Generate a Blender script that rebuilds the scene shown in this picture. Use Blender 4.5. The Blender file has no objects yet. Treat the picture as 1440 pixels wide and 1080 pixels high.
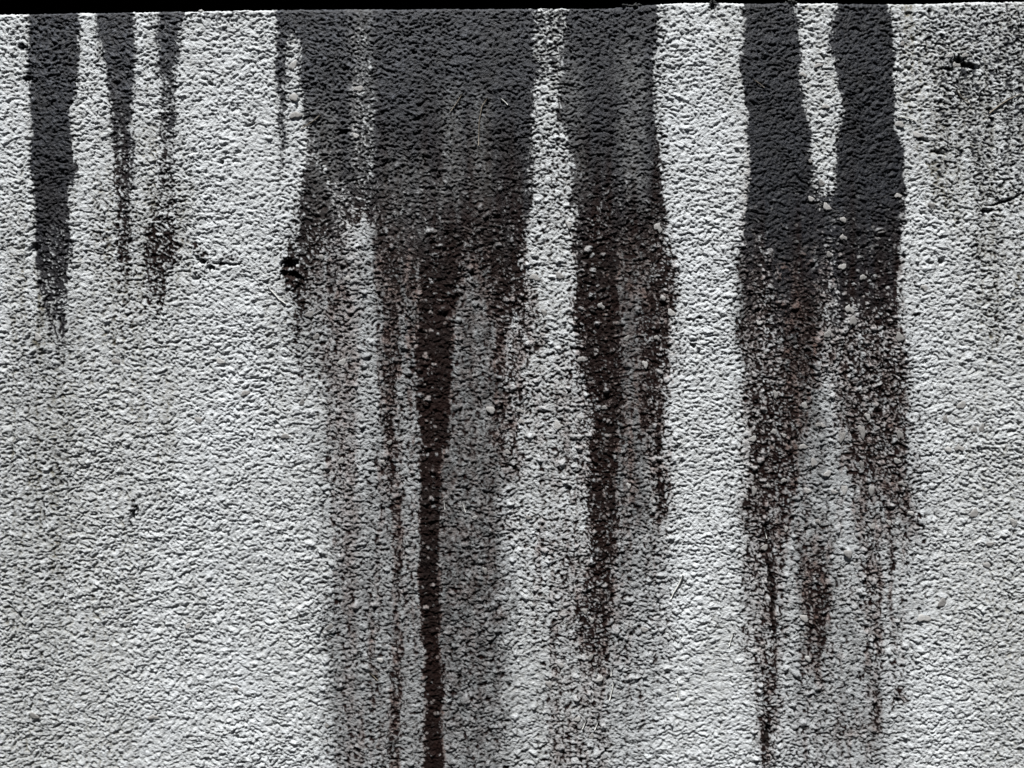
import bpy, math, random
import numpy as np

# ------------------------------------------------------------------ camera, world, sun, exposure
sc = bpy.context.scene
COL = sc.collection
TOP = 2.0            # height of the wall (m); wall coordinates below are millimetres: X to the right, Y down from the top
CX, CY = 720.0, 540.0

cam_d = bpy.data.cameras.new("camera")
cam = bpy.data.objects.new("camera", cam_d)
COL.objects.link(cam)
cam.location = (0.0, -1.04, TOP - CY / 1000)
cam.rotation_euler = (math.radians(90), 0, 0)
cam_d.sensor_width = 36.0
cam_d.lens = 26.0
cam_d.clip_start = 0.01
cam_d.clip_end = 500
sc.camera = cam

SUN_EL, SUN_AZ = math.radians(69), math.radians(-16)   # azimuth measured from the wall's normal, negative = from the left
world = bpy.data.worlds.new("World")
sc.world = world
world.use_nodes = True
wn = world.node_tree.nodes
sky = wn.new("ShaderNodeTexSky")
sky.sky_type = 'NISHITA'
sky.sun_disc = False
sky.sun_elevation = SUN_EL
sky.sun_rotation = math.pi + SUN_AZ * -1
world.node_tree.links.new(sky.outputs[0], wn["Background"].inputs[0])
wn["Background"].inputs[1].default_value = 0.05

sun_d = bpy.data.lights.new("sun", 'SUN')
sun_d.energy = 5.0
sun_d.angle = math.radians(0.6)
sun_d.color = (1.0, 0.988, 0.975)
sun = bpy.data.objects.new("sun", sun_d)
COL.objects.link(sun)
# direction towards the sun
sx = math.cos(SUN_EL) * math.sin(SUN_AZ)
sy = -math.cos(SUN_EL) * math.cos(SUN_AZ)
sz = math.sin(SUN_EL)
from mathutils import Vector
sun.rotation_euler = Vector((sx, sy, sz)).to_track_quat('Z', 'Y').to_euler()
sun.location = (sx * 5, sy * 5, sz * 5)

sc.view_settings.view_transform = 'Standard'
sc.view_settings.look = 'None'
sc.view_settings.gamma = 1.0
sc.view_settings.use_curve_mapping = False
sc.view_settings.exposure = 0.65

# ------------------------------------------------------------------ noise
rs = np.random.RandomState(7)
PERM = rs.permutation(4096).astype(np.int32)
PERM2 = np.concatenate([PERM, PERM])
GA = (np.cos(np.arange(4096) * 2.399963).astype(np.float32), np.sin(np.arange(4096) * 2.399963).astype(np.float32))


def hsh(i, j, seed):
    return PERM2[(PERM2[(i + seed * 131) & 4095] + j) & 4095]


def perlin(x, y, seed=0):
    x = x.astype(np.float32) + 517.3
    y = y.astype(np.float32) + 913.7
    i = np.floor(x).astype(np.int32); j = np.floor(y).astype(np.int32)
    fx = x - i; fy = y - j
    u = fx * fx * fx * (fx * (fx * 6 - 15) + 10); v = fy * fy * fy * (fy * (fy * 6 - 15) + 10)
    def g(di, dj):
        k = hsh(i + di, j + dj, seed)
        return GA[0][k] * (fx - di) + GA[1][k] * (fy - dj)
    a = g(0, 0); b = g(1, 0); c = g(0, 1); d = g(1, 1)
    r = a + u * (b - a)
    r += v * ((c + u * (d - c)) - r)
    return r * 1.5          # about -1..1


def fbm(x, y, seed, oct=3):
    s = perlin(x, y, seed); a = 0.5; t = 1.0
    for k in range(1, oct):
        s = s + a * perlin(x * 2 ** k, y * 2 ** k, seed + k); t += a; a *= 0.5
    return s / t ** 0.6


def grains(x, y, cell, seed, prob, rmin, rmax):
    """rounded grains, one or none per jittered cell: height 0..1 of the dome, and an id value 0..1"""
    best = np.zeros(x.shape, np.float32); ident = np.zeros(x.shape, np.float32)
    gx = x / cell + 300; gy = y / cell + 300
    i0 = np.floor(gx).astype(np.int32); j0 = np.floor(gy).astype(np.int32)
    for di in (-1, 0, 1):
        for dj in (-1, 0, 1):
            i = i0 + di; j = j0 + dj
            k = hsh(i, j, seed); k2 = PERM2[k + 17]; k3 = PERM2[k2 + 5]; k4 = PERM2[k3 + 11]; k5 = PERM2[k4 + 3]
            cx = (i + 0.15 + 0.7 * k / 4096.0) * 1.0; cy = j + 0.15 + 0.7 * k2 / 4096.0
            r = (rmin + (rmax - rmin) * (k3 / 4096.0) ** 2) / cell
            ex = 1.0 + 0.35 * (k5 / 4096.0 - 0.4)
            dx = (gx - cx) / ex; dy = (gy - cy) * ex
            q = 1 - (dx * dx + dy * dy) / (r * r)
            q = np.where(k4 < prob * 4096, np.sqrt(np.clip(q, 0, 1)) * (r * cell / rmax), 0).astype(np.float32)
            m = q > best
            best = np.where(m, q, best); ident = np.where(m, k5 / 4096.0, ident)
    return best, ident


def sstep(a, b, x):
    t = np.clip((x - a) / (b - a), 0, 1)
    return t * t * (3 - 2 * t)


# ------------------------------------------------------------------ the wall sheet, in wall coordinates (mm)
def axis(lo, hi, dense_lo, dense_hi, step, grow=1.16, cap=60):
    mid = list(np.arange(dense_lo, dense_hi + 1e-6, step))
    a = []; s = step; p = dense_lo
    while p > lo:
        s = min(s * grow, cap); p -= s; a.append(max(p, lo))
    b = []; s = step; p = mid[-1]
    while p < hi:
        s = min(s * grow, cap); p += s; b.append(min(p, hi))
    return np.array(a[::-1] + mid + b, np.float32)


STEP = 1.3
xs = axis(-2300, 3740, -45, 1485, STEP)
ts = axis(-180, 1985, -14, 1100, STEP)     # t: distance down the face from the top edge; negative = on the top face
NX, NT = len(xs), len(ts)

TOPX = [-2300, 0, 120, 240, 330, 480, 640, 800, 860, 890, 925, 960, 1003, 1060, 1110, 1200, 1280, 1330, 1440, 3740]
TOPY = [24, 20, 17.5, 15.5, 14, 12.5, 11.5, 12, 10.5, 8, 5.5, 3.5, 3, 5.0, 4.0, 4.5, 5.0, 3.5, 2.5, 4]


def top_y(x):
    return np.interp(x, TOPX, TOPY)


X, T = np.meshgrid(xs, ts)
X = X.astype(np.float32); T = T.astype(np.float32)
Y = (T + top_y(X)).astype(np.float32)

# ---- relief
wx = fbm(X / 46, Y / 46, 3, 2) * 5 + perlin(X / 13, Y / 13, 8) * 2.2
wy = fbm(X / 46, Y / 46, 5, 2) * 5 + perlin(X / 13, Y / 13, 9) * 2.2
U = X + wx; V = Y + wy
tilt = 0.22 + 0.16 * perlin(X / 320, Y / 320, 31)           # strokes rise to the right
Vt = V + U * 0.0 + tilt * 0
angf = 0.20 + 0.22 * perlin(X / 260, Y / 260, 32)
ca, sa = np.cos(angf * 0 + 0.22), np.sin(angf * 0 + 0.22)
A = U * ca - V * sa; B = U * sa + V * ca
big = perlin(A / 18, B / 10.5, 11)
mid = perlin(A / 7.3, B / 4.8, 12)
sml = perlin(A / 4.1, B / 3.15, 13)
fin = perlin(U / 2.9, V / 2.6, 14)
bil = 1 - np.abs(mid) * 2.0
bil2 = 1 - np.abs(sml) * 2.0
g1, id1 = grains(U, V, 11.0, 21, 0.55, 2.2, 5.2)
g2, id2 = grains(U, V, 6.5, 22, 0.5, 1.4, 3.0)
rough = 0.95 + 0.38 * fbm(X / 110, Y / 110, 33, 2)
# more loose round grains low down and in the flaking stains
spk = np.clip(sstep(200, 420, Y) * (sstep(400, 470, X) * (1 - sstep(940, 975, X)) + sstep(1040, 1070, X) * (1 - sstep(1270, 1310, X))), 0, 1)
small = 0.42 * bil + 0.30 * bil2 + 0.55 * mid + 0.70 * sml + 0.42 * fin
H = rough * (0.75 * big + 1.55 * small * (1 - 0.12 * spk)) + (1.1 + 1.0 * spk) * g1 * (id1 > 0.5) + 0.9 * g2
H += 1.2 * fbm(X / 90, Y / 90, 35, 2) + 1.5 * fbm(X / 420, Y / 420, 37, 2)
# trowelled flat patches where the grit is smoothed over
flat = sstep(0.38, 0.62, fbm(X / 15, Y / 17, 41, 2)) * 0.4
H = H * (1 - flat) + flat * (0.9 * big + 0.6 + 1.2 * fbm(X / 90, Y / 90, 35, 2) + 1.5 * fbm(X / 420, Y / 420, 37, 2))
# thin hairline ridges (brush marks) crossing the face
hr = np.abs(perlin((X + 0.8 * Y) / 60, (Y - 0.5 * X) / 26, 44)); hr2 = np.abs(perlin((X - 1.1 * Y) / 70, (Y + 0.6 * X) / 30, 45))
ridge = np.clip(1 - hr / 0.035, 0, 1) * (perlin(X / 22, Y / 22, 46) > 0.25) + np.clip(1 - hr2 / 0.035, 0, 1) * (perlin(X / 22, Y / 22, 47) > 0.25)
H += 0.8 * ridge

# ---- pits, gouges and cracks: x, y, half length, half height, angle (deg), depth
PITS = [(408, 371, 13, 7, -5, 9), (417, 388, 12, 6, 20, 7), (399, 384, 6, 5, 0, 5), (421, 402, 5, 9, 0, 4),
        (284, 367, 8, 4, 15, 6), (297, 376, 6, 4, 0, 7), (318, 371, 19, 1.8, 3, 4.5), (275, 361, 6, 2.5, 25, 4), (330, 372, 12, 1.4, -4, 3), (277, 392, 6, 2.5, -8, 4),
        (187, 722, 3.2, 9, 4, 7), (185, 738, 2.2, 8, -6, 5), (193, 714, 4, 3, 0, 4),
        (976, 486, 4.5, 3.2, 10, 7), (984, 446, 5, 3, -10, 6), (970, 449, 7, 1.6, -8, 4),
        (1323, 368, 6, 4.5, 20, 7), (1309, 370, 5, 2, 0, 4), (313, 228, 3.5, 4, 0, 6), (318, 223, 9, 1.5, -4, 3),
        (352, 176, 9, 2, -20, 5), (297, 119, 5, 3, 30, 5), (289, 112, 5, 2.2, 10, 3),
        (40, 111, 7, 3.6, -8, 6), (33, 67, 8, 2.5, -10, 5), (38, 58, 3, 2, 0, 4), (1410, 284, 16, 2.4, -18, 6), (1388, 297, 10, 3, 5, 6), (1346, 313, 4, 2.5, 0, 5), (1300, 198, 8, 3, 20, 4), (1320, 214, 9, 4, 5, 6), (1429, 277, 10, 2, -25, 4),
        (484, 186, 8, 4, -15, 6), (1003, 9, 6, 7, 0, 5), (1233, 903, 4, 6, 0, 5), (1230, 995, 3, 9, 8, 4), (1262, 984, 5, 4, 0, 4),
        (1293, 856, 4, 2, -25, 4), (1394, 797, 3, 5, 0, 3), (1392, 506, 4, 3, 0, 5), (1354, 516, 4, 2, 20, 3), (800, 690, 5, 3.5, 10, 5), (1356, 92, 22, 5, 12, 5), (1347, 84, 7, 5, 0, 4), (1336, 97, 9, 3, 8, 4),
        (600, 870, 3, 3, 0, 2), (648, 955, 3, 12, 5, 2), (86, 452, 3, 7, 0, 3), (51, 350, 5, 8, 8, 4), (1380, 140, 4, 12, 0, 3), (1132, 745, 3, 3, 0, 3), (1316, 905, 4, 2, 20, 3),
        (1077, 745, 2.5, 14, -6, 3), (1083, 815, 2.5, 25, -8, 4), (1087, 850, 2.5, 18, 0, 4), (1078, 1030, 3, 22, 2, 4), (1030, 100, 0.1, 0.1, 0, 0)]
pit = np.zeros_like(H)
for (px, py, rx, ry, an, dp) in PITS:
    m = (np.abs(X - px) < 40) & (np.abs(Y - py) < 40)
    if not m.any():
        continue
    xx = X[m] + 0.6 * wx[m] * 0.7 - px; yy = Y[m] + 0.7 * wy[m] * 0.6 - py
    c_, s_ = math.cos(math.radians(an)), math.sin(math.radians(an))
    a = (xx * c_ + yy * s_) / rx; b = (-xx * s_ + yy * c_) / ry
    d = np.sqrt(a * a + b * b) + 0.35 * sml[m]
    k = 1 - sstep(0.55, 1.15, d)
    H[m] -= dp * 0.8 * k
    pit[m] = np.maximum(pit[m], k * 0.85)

# ---- stains: how strongly each place is covered, then thresholded against the relief so that worn grains show through
q_peak = np.clip(0.5 + 0.33 * (small - small.mean()) / small.std() * 0.8 + 0.28 * g1 * (id1 > 0.25), 0, 1)
q_blot = np.clip(0.5 + 0.55 * fbm(X / 8, Y / 13, 51, 3) + 0.3 * perlin(X / 2.6, Y / 2.9, 57), 0, 1)
Q = 0.60 * q_peak + 0.40 * q_blot
# rank-equalise so that coverage = strength
srt = np.sort(Q[::7, ::7].ravel())
Q = np.interp(Q, srt, np.linspace(0, 1, len(srt))).astype(np.float32)

ex = perlin(X / 34, Y / 48, 61) * 5 + perlin(X / 11, Y / 15, 62) * 3.2 + perlin(X / 4.5, Y / 6, 63) * 3.0 + perlin(X / 2.6, Y / 3.2, 68) * 2.0
ey = perlin(X / 20, Y / 30, 64) * 8 + (26 * perlin(X / 15, Y / 240, 65) + 14 * perlin(X / 6, Y / 120, 66)) * sstep(120, 260, Y)
EX = X + ex; EY = Y + ey


def band(rows, soft=5.0, wob=1.0):
    """rows: (y, left, right, strength)"""
    r = np.array(rows, float)
    yy = EY
    x = X + ex * wob
    l = np.interp(yy, r[:, 0], r[:, 1]) - 0.55 * soft; rr = np.interp(yy, r[:, 0], r[:, 2]) + 0.55 * soft; s = np.interp(yy, r[:, 0], r[:, 3])
    soft = soft * 1.45
    return (s * sstep(-soft, soft, x - l) * sstep(-soft, soft, rr - x)).astype(np.float32)


def line(rows, soft=4.0, wob=0.6):
    """rows: (y, centre, half width, strength)"""
    return band([(y, c - h, c + h, s) for (y, c, h, s) in rows], soft, wob)


def over(a, *bs):
    for b in bs:
        a = 1 - (1 - a) * (1 - np.clip(b, 0, 1))
    return a


Z0 = -400
# S: the dark film
S = np.zeros_like(H)
S = np.maximum(S, band([(Z0, 42, 109, 1.15), (20, 42, 108, 1.15), (60, 43, 109, 1.15), (105, 43, 110, 1.15), (140, 45, 104, 1.15), (155, 46, 98, 1.15), (185, 46, 99, 1.12), (220, 46, 102, 1.1), (250, 43, 107, 1.1), (270, 49, 99, 1.05), (300, 52, 96, 1.0), (335, 47, 103, .92), (360, 54, 98, .9), (400, 57, 93, .82), (430, 64, 92, .72), (455, 70, 92, .6), (475, 74, 90, .35), (520, 70, 92, .12), (560, 70, 92, 0)], 3.0, .7))
S = np.maximum(S, band([(Z0, 136, 185, 1.05), (20, 136, 185, 1.05), (48, 139, 186, 1.05), (62, 148, 188, 1.05), (100, 154, 189, 1.02), (130, 155, 186, 1.0), (150, 159, 185, .97), (180, 160, 187, .92), (215, 163, 189, .84), (250, 161, 188, .76), (285, 165, 184, .76), (350, 167, 183, .66), (385, 165, 184, .4), (420, 160, 190, 0)], 4, .8))
S = np.maximum(S, band([(Z0, 226, 256, 1.0), (20, 226, 256, 1.0), (50, 223, 252, 1.0), (80, 222, 247, .98), (110, 226, 243, .85), (140, 228, 242, .8), (170, 227, 249, .85), (205, 227, 246, .6), (260, 224, 246, .5), (300, 218, 246, .5), (325, 206, 248, .76), (362, 202, 246, .8), (385, 206, 236, .66), (425, 206, 230, .45), (440, 205, 222, .05), (500, 205, 222, 0)], 5, 1))
# centre, left narrow streak beside the white run
S = np.maximum(S, band([(Z0, 389, 440, 1.1), (15, 389, 440, 1.1), (45, 389, 425, 1.1), (60, 389, 406, 1.05), (100, 390, 407, 1.0), (130, 392, 403, .85), (165, 393, 404, .85), (200, 395, 404, .7), (230, 397, 406, .5), (262, 400, 412, .15), (300, 400, 412, 0)], 3.5, .8))
# centre main sheet
S = np.maximum(S, band([(Z0, 400, 921, 1.15), (45, 400, 920, 1.15), (62, 421, 919, 1.15), (130, 421, 919, 1.12), (160, 428, 920, 1.08), (180, 438, 922, 1.05), (230, 434, 925, 1.0), (262, 424, 932, .98), (290, 418, 934, .95), (305, 417, 934, .93), (330, 417, 936, .82), (370, 417, 930, .6), (420, 420, 920, .3), (470, 425, 915, .12), (520, 425, 915, 0)], 3.5, .8))
# right pair
S = np.maximum(S, band([(Z0, 1047, 1116, 1.15), (20, 1047, 1116, 1.15), (60, 1046, 1123, 1.15), (82, 1044, 1127, 1.15), (100, 1042, 1122, 1.15), (122, 1045, 1127, 1.15), (150, 1052, 1130, 1.15), (182, 1053, 1136, 1.12), (212, 1054, 1139, 1.1), (242, 1055, 1143, 1.08), (262, 1055, 1152, 1.06), (300, 1047, 1170, 1.02), (330, 1047, 1180, .98), (360, 1046, 1180, .85), (420, 1046, 1180, .4), (460, 1046, 1180, 0)], 3.0, .7))
S = np.maximum(S, band([(Z0, 1177, 1246, 1.15), (10, 1177, 1246, 1.15), (30, 1174, 1250, 1.15), (50, 1168, 1256, 1.15), (72, 1166, 1257, 1.15), (88, 1172, 1258, 1.15), (125, 1182, 1258, 1.15), (150, 1187, 1256, 1.15), (172, 1186, 1256, 1.12), (192, 1178, 1258, 1.1), (212, 1176, 1267, 1.1), (240, 1176, 1270, 1.08), (262, 1168, 1272, 1.05), (290, 1150, 1272, 1.05), (330, 1150, 1263, 1.0), (380, 1176, 1262, .97), (410, 1184, 1263, .93), (445, 1190, 1265, .82), (480, 1190, 1268, .6), (520, 1190, 1265, 0)], 3.0, .7))
# lower flaking brown-black film, centre
S = np.maximum(S, band([(290, 417, 486, 0), (310, 417, 486, .78), (360, 419, 484, .74), (400, 424, 480, .60), (440, 430, 500, .44), (520, 440, 508, .34), (600, 466, 505, .36), (700, 470, 505, .30), (820, 480, 500, .32), (1090, 482, 500, .25), (1300, 480, 500, 0)], 9, 1.2))
S = np.maximum(S, line([(320, 552, 22, .0), (335, 552, 20, .8), (400, 550, 10, .72), (470, 549, 9, .7), (520, 550, 12, .66), (560, 549, 7, .85), (620, 549, 5, .82), (680, 553, 6, .7), (750, 560, 6, .6), (800, 561, 5, .62), (900, 559, 5, .5), (960, 557, 7, .6), (1080, 554, 6, .62), (1300, 554, 5, 0)], 3.5, .7))
S = np.maximum(S, band([(300, 578, 652, .0), (320, 580, 652, .95), (350, 588, 646, .97), (400, 594, 641, 1.0), (450, 591, 636, 1.02), (500, 587, 636, 1.02), (540, 589, 633, 1.02), (600, 589, 631, 1.02), (628, 594, 622, 1.02), (660, 593, 621, 1.0), (700, 590, 622, 1.0), (740, 592, 615, 1.03), (810, 590, 615, 1.03), (850, 590, 618, 1.05), (900, 596, 617, 1.05), (950, 599, 622, 1.05), (1000, 599, 620, 1.05), (1090, 599, 622, 1.03), (1500, 600, 618, .8), (1900, 600, 618, .2)], 3.5, .7))
S = np.maximum(S, line([(320, 640, 8, .5), (380, 641, 6, .75), (430, 637, 5, .7), (470, 632, 5, .5), (520, 630, 5, 0)], 3.5, .6))
S = np.maximum(S, band([(300, 686, 745, 0), (320, 686, 747, .95), (400, 690, 750, .93), (430, 692, 762, .88), (455, 695, 768, .76), (490, 697, 762, .68), (520, 698, 738, .6), (560, 698, 745, .55), (600, 699, 730, .56), (640, 700, 738, .55), (665, 702, 735, .45), (690, 705, 735, .15), (740, 700, 745, .3), (780, 705, 745, .05), (900, 705, 745, 0)], 6, 1.2))
S = np.maximum(S, line([(430, 704, 6, .6), (480, 700, 5, .85), (520, 701, 5, .6), (600, 698, 4, .65), (650, 700, 4, .3), (700, 700, 4, 0)], 3, .7))
S = np.maximum(S, band([(290, 800, 885, 0), (315, 802, 878, .93), (360, 804, 868, .93), (400, 806, 866, .95), (450, 804, 872, .97), (490, 812, 872, .95), (540, 824, 872, .93), (590, 834, 870, .95), (640, 826, 866, .93), (690, 828, 863, .9), (740, 830, 866, .88), (800, 828, 864, .82), (840, 812, 862, .76), (880, 812, 860, .72), (920, 815, 855, .6), (960, 815, 850, .36), (1040, 810, 850, .3), (1100, 800, 850, .28), (1300, 800, 850, 0)], 5.5, 1.0))
S = np.maximum(S, band([(440, 770, 812, 0), (480, 775, 815, .35), (560, 780, 835, .5), (640, 790, 832, .5), (680, 800, 830, .3), (740, 800, 830, .3), (850, 770, 825, .34), (950, 770, 830, .25), (1060, 770, 830, .4), (1100, 770, 830, .3), (1300, 770, 830, 0)], 7, 1.2))
S = np.maximum(S, band([(255, 916, 936, .3), (275, 914, 932, .8), (340, 916, 937, .72), (375, 913, 946, .82), (420, 908, 950, .84), (445, 906, 944, .88), (500, 902, 936, .84), (540, 900, 932, .85), (580, 900, 930, .8), (620, 905, 928, .5), (680, 918, 938, .55), (715, 920, 945, .5), (745, 912, 935, .25), (820, 920, 950, .18), (880, 918, 950, .25), (960, 920, 945, .15), (1050, 920, 945, 0)], 5, 1.0))
S = np.maximum(S, line([(555, 924, 3, .2), (590, 926, 4, .9), (640, 927, 4, .95), (690, 931, 4, .95), (712, 934, 4, .8), (740, 928, 3, .3), (790, 926, 3, 0)], 2.5, .45))
S = np.maximum(S, line([(740, 803, 3, 0), (765, 803, 4, .5), (800, 802, 3, .65), (830, 778, 4, .1), (900, 778, 5, .5), (1000, 776, 4, .3), (1060, 780, 5, .4), (1100, 780, 4, 0)], 3, .6))
S = np.maximum(S, line([(690, 762, 8, .3), (740, 761, 6, .5), (762, 762, 5, .6), (790, 762, 5, 0)], 4, .8))
# olive-black tail under the hole
S = np.maximum(S, line([(355, 410, 16, 0), (372, 411, 17, .8), (395, 414, 13, .85), (425, 421, 7, .8), (455, 420, 6, .68), (490, 419, 5, .45), (530, 422, 5, .3), (560, 422, 5, 0)], 4, .8))
# lower flaking film, right
S = np.maximum(S, band([(325, 1047, 1185, 0), (345, 1047, 1190, .95), (375, 1044, 1190, .82), (420, 1042, 1190, .78), (455, 1048, 1190, .72), (480, 1054, 1200, .66), (530, 1056, 1180, .62), (560, 1052, 1124, .74), (620, 1056, 1120, .8), (680, 1052, 1120, .74), (730, 1046, 1114, .6), (800, 1048, 1100, .42), (860, 1042, 1105, .36), (920, 1052, 1100, .4), (1000, 1064, 1096, .4), (1060, 1064, 1100, .2), (1150, 1064, 1100, 0)], 7, 1.2))
S = np.maximum(S, band([(420, 1180, 1264, .2), (445, 1185, 1266, .78), (480, 1175, 1274, .66), (520, 1165, 1273, .68), (570, 1170, 1275, .62), (620, 1182, 1276, .68), (650, 1188, 1274, .64), (680, 1198, 1282, .56), (710, 1200, 1292, .5), (745, 1205, 1297, .4), (780, 1215, 1300, .16), (850, 1215, 1300, .08), (1000, 1215, 1300, 0)], 6, 1.2))
S = np.maximum(S, line([(560, 1066, 4, .3), (600, 1064, 5, .85), (650, 1063, 5, .85), (690, 1066, 5, .75), (735, 1077, 5, .85), (775, 1080, 5, .9), (815, 1085, 6, .92), (860, 1087, 5, .95), (885, 1088, 4, .7), (940, 1084, 8, .7), (985, 1077, 8, .6), (1030, 1077, 6, .9), (1060, 1076, 6, .75), (1095, 1076, 5, .3), (1200, 1076, 4, 0)], 3, .6))
S = np.maximum(S, band([(700, 1120, 1150, 0), (745, 1120, 1160, .4), (790, 1122, 1160, .5), (830, 1130, 1164, .74), (870, 1134, 1166, .8), (905, 1130, 1160, .68), (935, 1132, 1156, .5), (980, 1130, 1160, .22), (1050, 1130, 1160, .1), (1100, 1130, 1160, 0)], 5, 1.0))
S = np.maximum(S, line([(720, 1221, 4, .2), (745, 1221, 5, .75), (785, 1220, 4, .3), (830, 1222, 4, 0)], 3, .6))
S = np.maximum(S, line([(830, 1233, 6, .3), (900, 1233, 6, .6), (930, 1233, 5, .3), (985, 1231, 6, .55), (1030, 1229, 6, .6), (1060, 1225, 8, .3), (1120, 1225, 8, 0)], 4, .8))
strk = np.clip(0.72 + 1.0 * perlin(EX / 9, Y / 230, 101) + 0.6 * perlin(EX / 24, Y / 420, 102), 0, 1.35)
S = np.maximum(S, strk * band([(290, 690, 930, 0), (330, 690, 940, .5), (450, 695, 945, .5), (600, 695, 930, .46), (700, 715, 940, .32), (850, 755, 940, .28), (1090, 770, 900, .22), (1400, 740, 930, 0)], 18, 2.6))
S = np.maximum(S, strk * band([(330, 1045, 1270, 0), (380, 1042, 1270, .55), (600, 1048, 1275, .52), (740, 1048, 1292, .44), (850, 1055, 1270, .30), (1090, 1080, 1260, .22), (1400, 1060, 1280, 0)], 18, 2.6))
S = np.maximum(S, strk * band([(280, 418, 600, 0), (320, 418, 600, .52), (420, 424, 600, .46), (560, 455, 600, .34), (800, 468, 600, .26), (1090, 470, 600, .30), (1400, 455, 600, 0)], 18, 2.6))
S = np.maximum(S, strk * band([(Z0, 1310, 1500, .2), (20, 1310, 1500, .34), (120, 1318, 1500, .40), (220, 1330, 1500, .26), (330, 1375, 1500, .18), (480, 1390, 1500, 0)], 18, 2.4))
S = np.maximum(S, band([(260, 130, 260, 0), (320, 135, 250, .22), (430, 150, 235, .14), (520, 150, 235, 0)], 14, 1.6))
# blotches
def blob(x0, y0, rx, ry, s, soft=.5):
    d = np.sqrt(((EX - x0) / rx) ** 2 + ((EY - y0) / ry) ** 2)
    return (s * (1 - sstep(1 - soft, 1 + soft, d))).astype(np.float32)
for b in [(33, 64, 13, 7, .6), (24, 33, 5, 12, .4), (214, 24, 12, 7, .45), (318, 20, 36, 6, .5), (40, 111, 9, 8, .7), (140, 78, 6, 22, .35), (283, 366, 12, 8, .5), (278, 392, 10, 6, .35), (320, 371, 22, 5, .35),
          (1262, 978, 12, 12, .45), (1350, 92, 26, 13, .7), (1352, 120, 18, 26, .58), (1415, 105, 42, 44, .52), (1330, 96, 16, 6, .5), (1430, 55, 26, 40, .52), (1375, 35, 30, 28, .44), (1322, 40, 26, 26, .42), (1330, 190, 12, 50, .34), (1425, 220, 18, 70, .4), (1375, 330, 10, 60, .25), (1400, 420, 14, 60, .2),
          (1338, 150, 10, 18, .4), (1408, 285, 22, 6, .5), (1428, 150, 24, 60, .45), (1378, 240, 16, 60, .42), (1322, 62, 14, 14, .3), (1290, 120, 12, 14, .2), (187, 727, 6, 16, .6), (1140, 100, 18, 10, .22), (70, 690, 30, 26, .18),
          (1240, 935, 34, 26, .2), (1198, 1030, 42, 26, .36), (1130, 1010, 40, 34, .18), (835, 930, 60, 50, .22), (1185, 835, 40, 30, .22), (760, 770, 30, 60, .12), (805, 690, 12, 8, .6), (1110, 4, 16, 10, .7), (889, 8, 26, 10, .9), (1003, 6, 7, 9, .9)]:
    S = np.maximum(S, blob(*b))
# runs beyond what the photograph shows carry on the same way
out = sstep(0, 60, -X - 10) + sstep(0, 60, X - 1460)
S = np.maximum(S, out * np.clip(1.6 * perlin(X / 95, Y / 2500, 71) + 0.9 * perlin(X / 33, Y / 1400, 72) - 0.1, 0, 1.1) * (1 - sstep(150, 900, Y + 260 * perlin(X / 40, Y * 0 + 3, 73))))

# clean (worn) runs cut out of the dark film
C = np.zeros_like(H)
C = np.maximum(C, band([(30, 406, 418, 0), (50, 405, 416, .5), (80, 404, 420, .7), (110, 406, 421, .75), (135, 404, 421, .9), (180, 404, 428, .85), (230, 404, 428, .85), (300, 404, 416, .9), (340, 404, 412, 0)], 4, .9))
C = np.maximum(C, band([(Z0, 750, 792, .5), (15, 750, 792, .55), (60, 752, 792, .66), (85, 757, 786, .5), (100, 760, 786, .62), (125, 752, 784, .9), (165, 751, 778, .92), (185, 750, 794, .8), (240, 751, 802, .8), (300, 747, 805, .86), (340, 743, 803, .92), (400, 742, 803, .82), (440, 742, 803, .5), (470, 740, 812, .55), (520, 740, 815, .45), (600, 733, 812, .45), (700, 733, 812, .4), (800, 735, 812, 0)], 5, 1.1))
C = np.maximum(C, line([(430, 722, 5, 0), (455, 722, 8, .7), (480, 722, 8, .5), (510, 722, 6, 0)], 4, .8))
C = np.maximum(C, line([(20, 505, 8, .12), (60, 508, 10, .32), (120, 508, 9, .36), (190, 505, 10, .3), (220, 512, 10, .2), (300, 505, 12, .2), (320, 508, 18, .85), (360, 503, 18, .9), (480, 515, 14, .9), (700, 515, 14, .5), (800, 515, 12, 0)], 5, 1.1))
C = np.maximum(C, line([(110, 520, 3, .1), (160, 522, 4, .4), (230, 521, 4, .25), (270, 521, 5, 0)], 3, .8))
C = np.maximum(C, band([(200, 420, 445, .1), (230, 430, 452, .3), (270, 470, 492, .35), (330, 470, 480, .2), (380, 440, 462, .4), (460, 430, 455, .5), (500, 430, 455, 0)], 6, 1.2))
C = np.maximum(C, band([(Z0, 1121, 1172, 0), (250, 1145, 1172, .5), (272, 1142, 1166, .4), (300, 1150, 1172, .12), (345, 1150, 1180, .12), (420, 1150, 1170, .15), (440, 1150, 1168, .3), (520, 1150, 1180, .5), (600, 1135, 1180, .5), (720, 1120, 1190, .4), (800, 1120, 1190, 0)], 6, 1.2))
S = np.maximum(S, 0)
S = S * (1 - 0.9 * C)
for b in [(1184, 690, 26, 18, .5), (1190, 775, 16, 14, .6), (1197, 445, 9, 20, .5), (1265, 478, 8, 14, .5), (1185, 610, 10, 12, .6)]:
    S = S * (1 - blob(*b))

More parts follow.
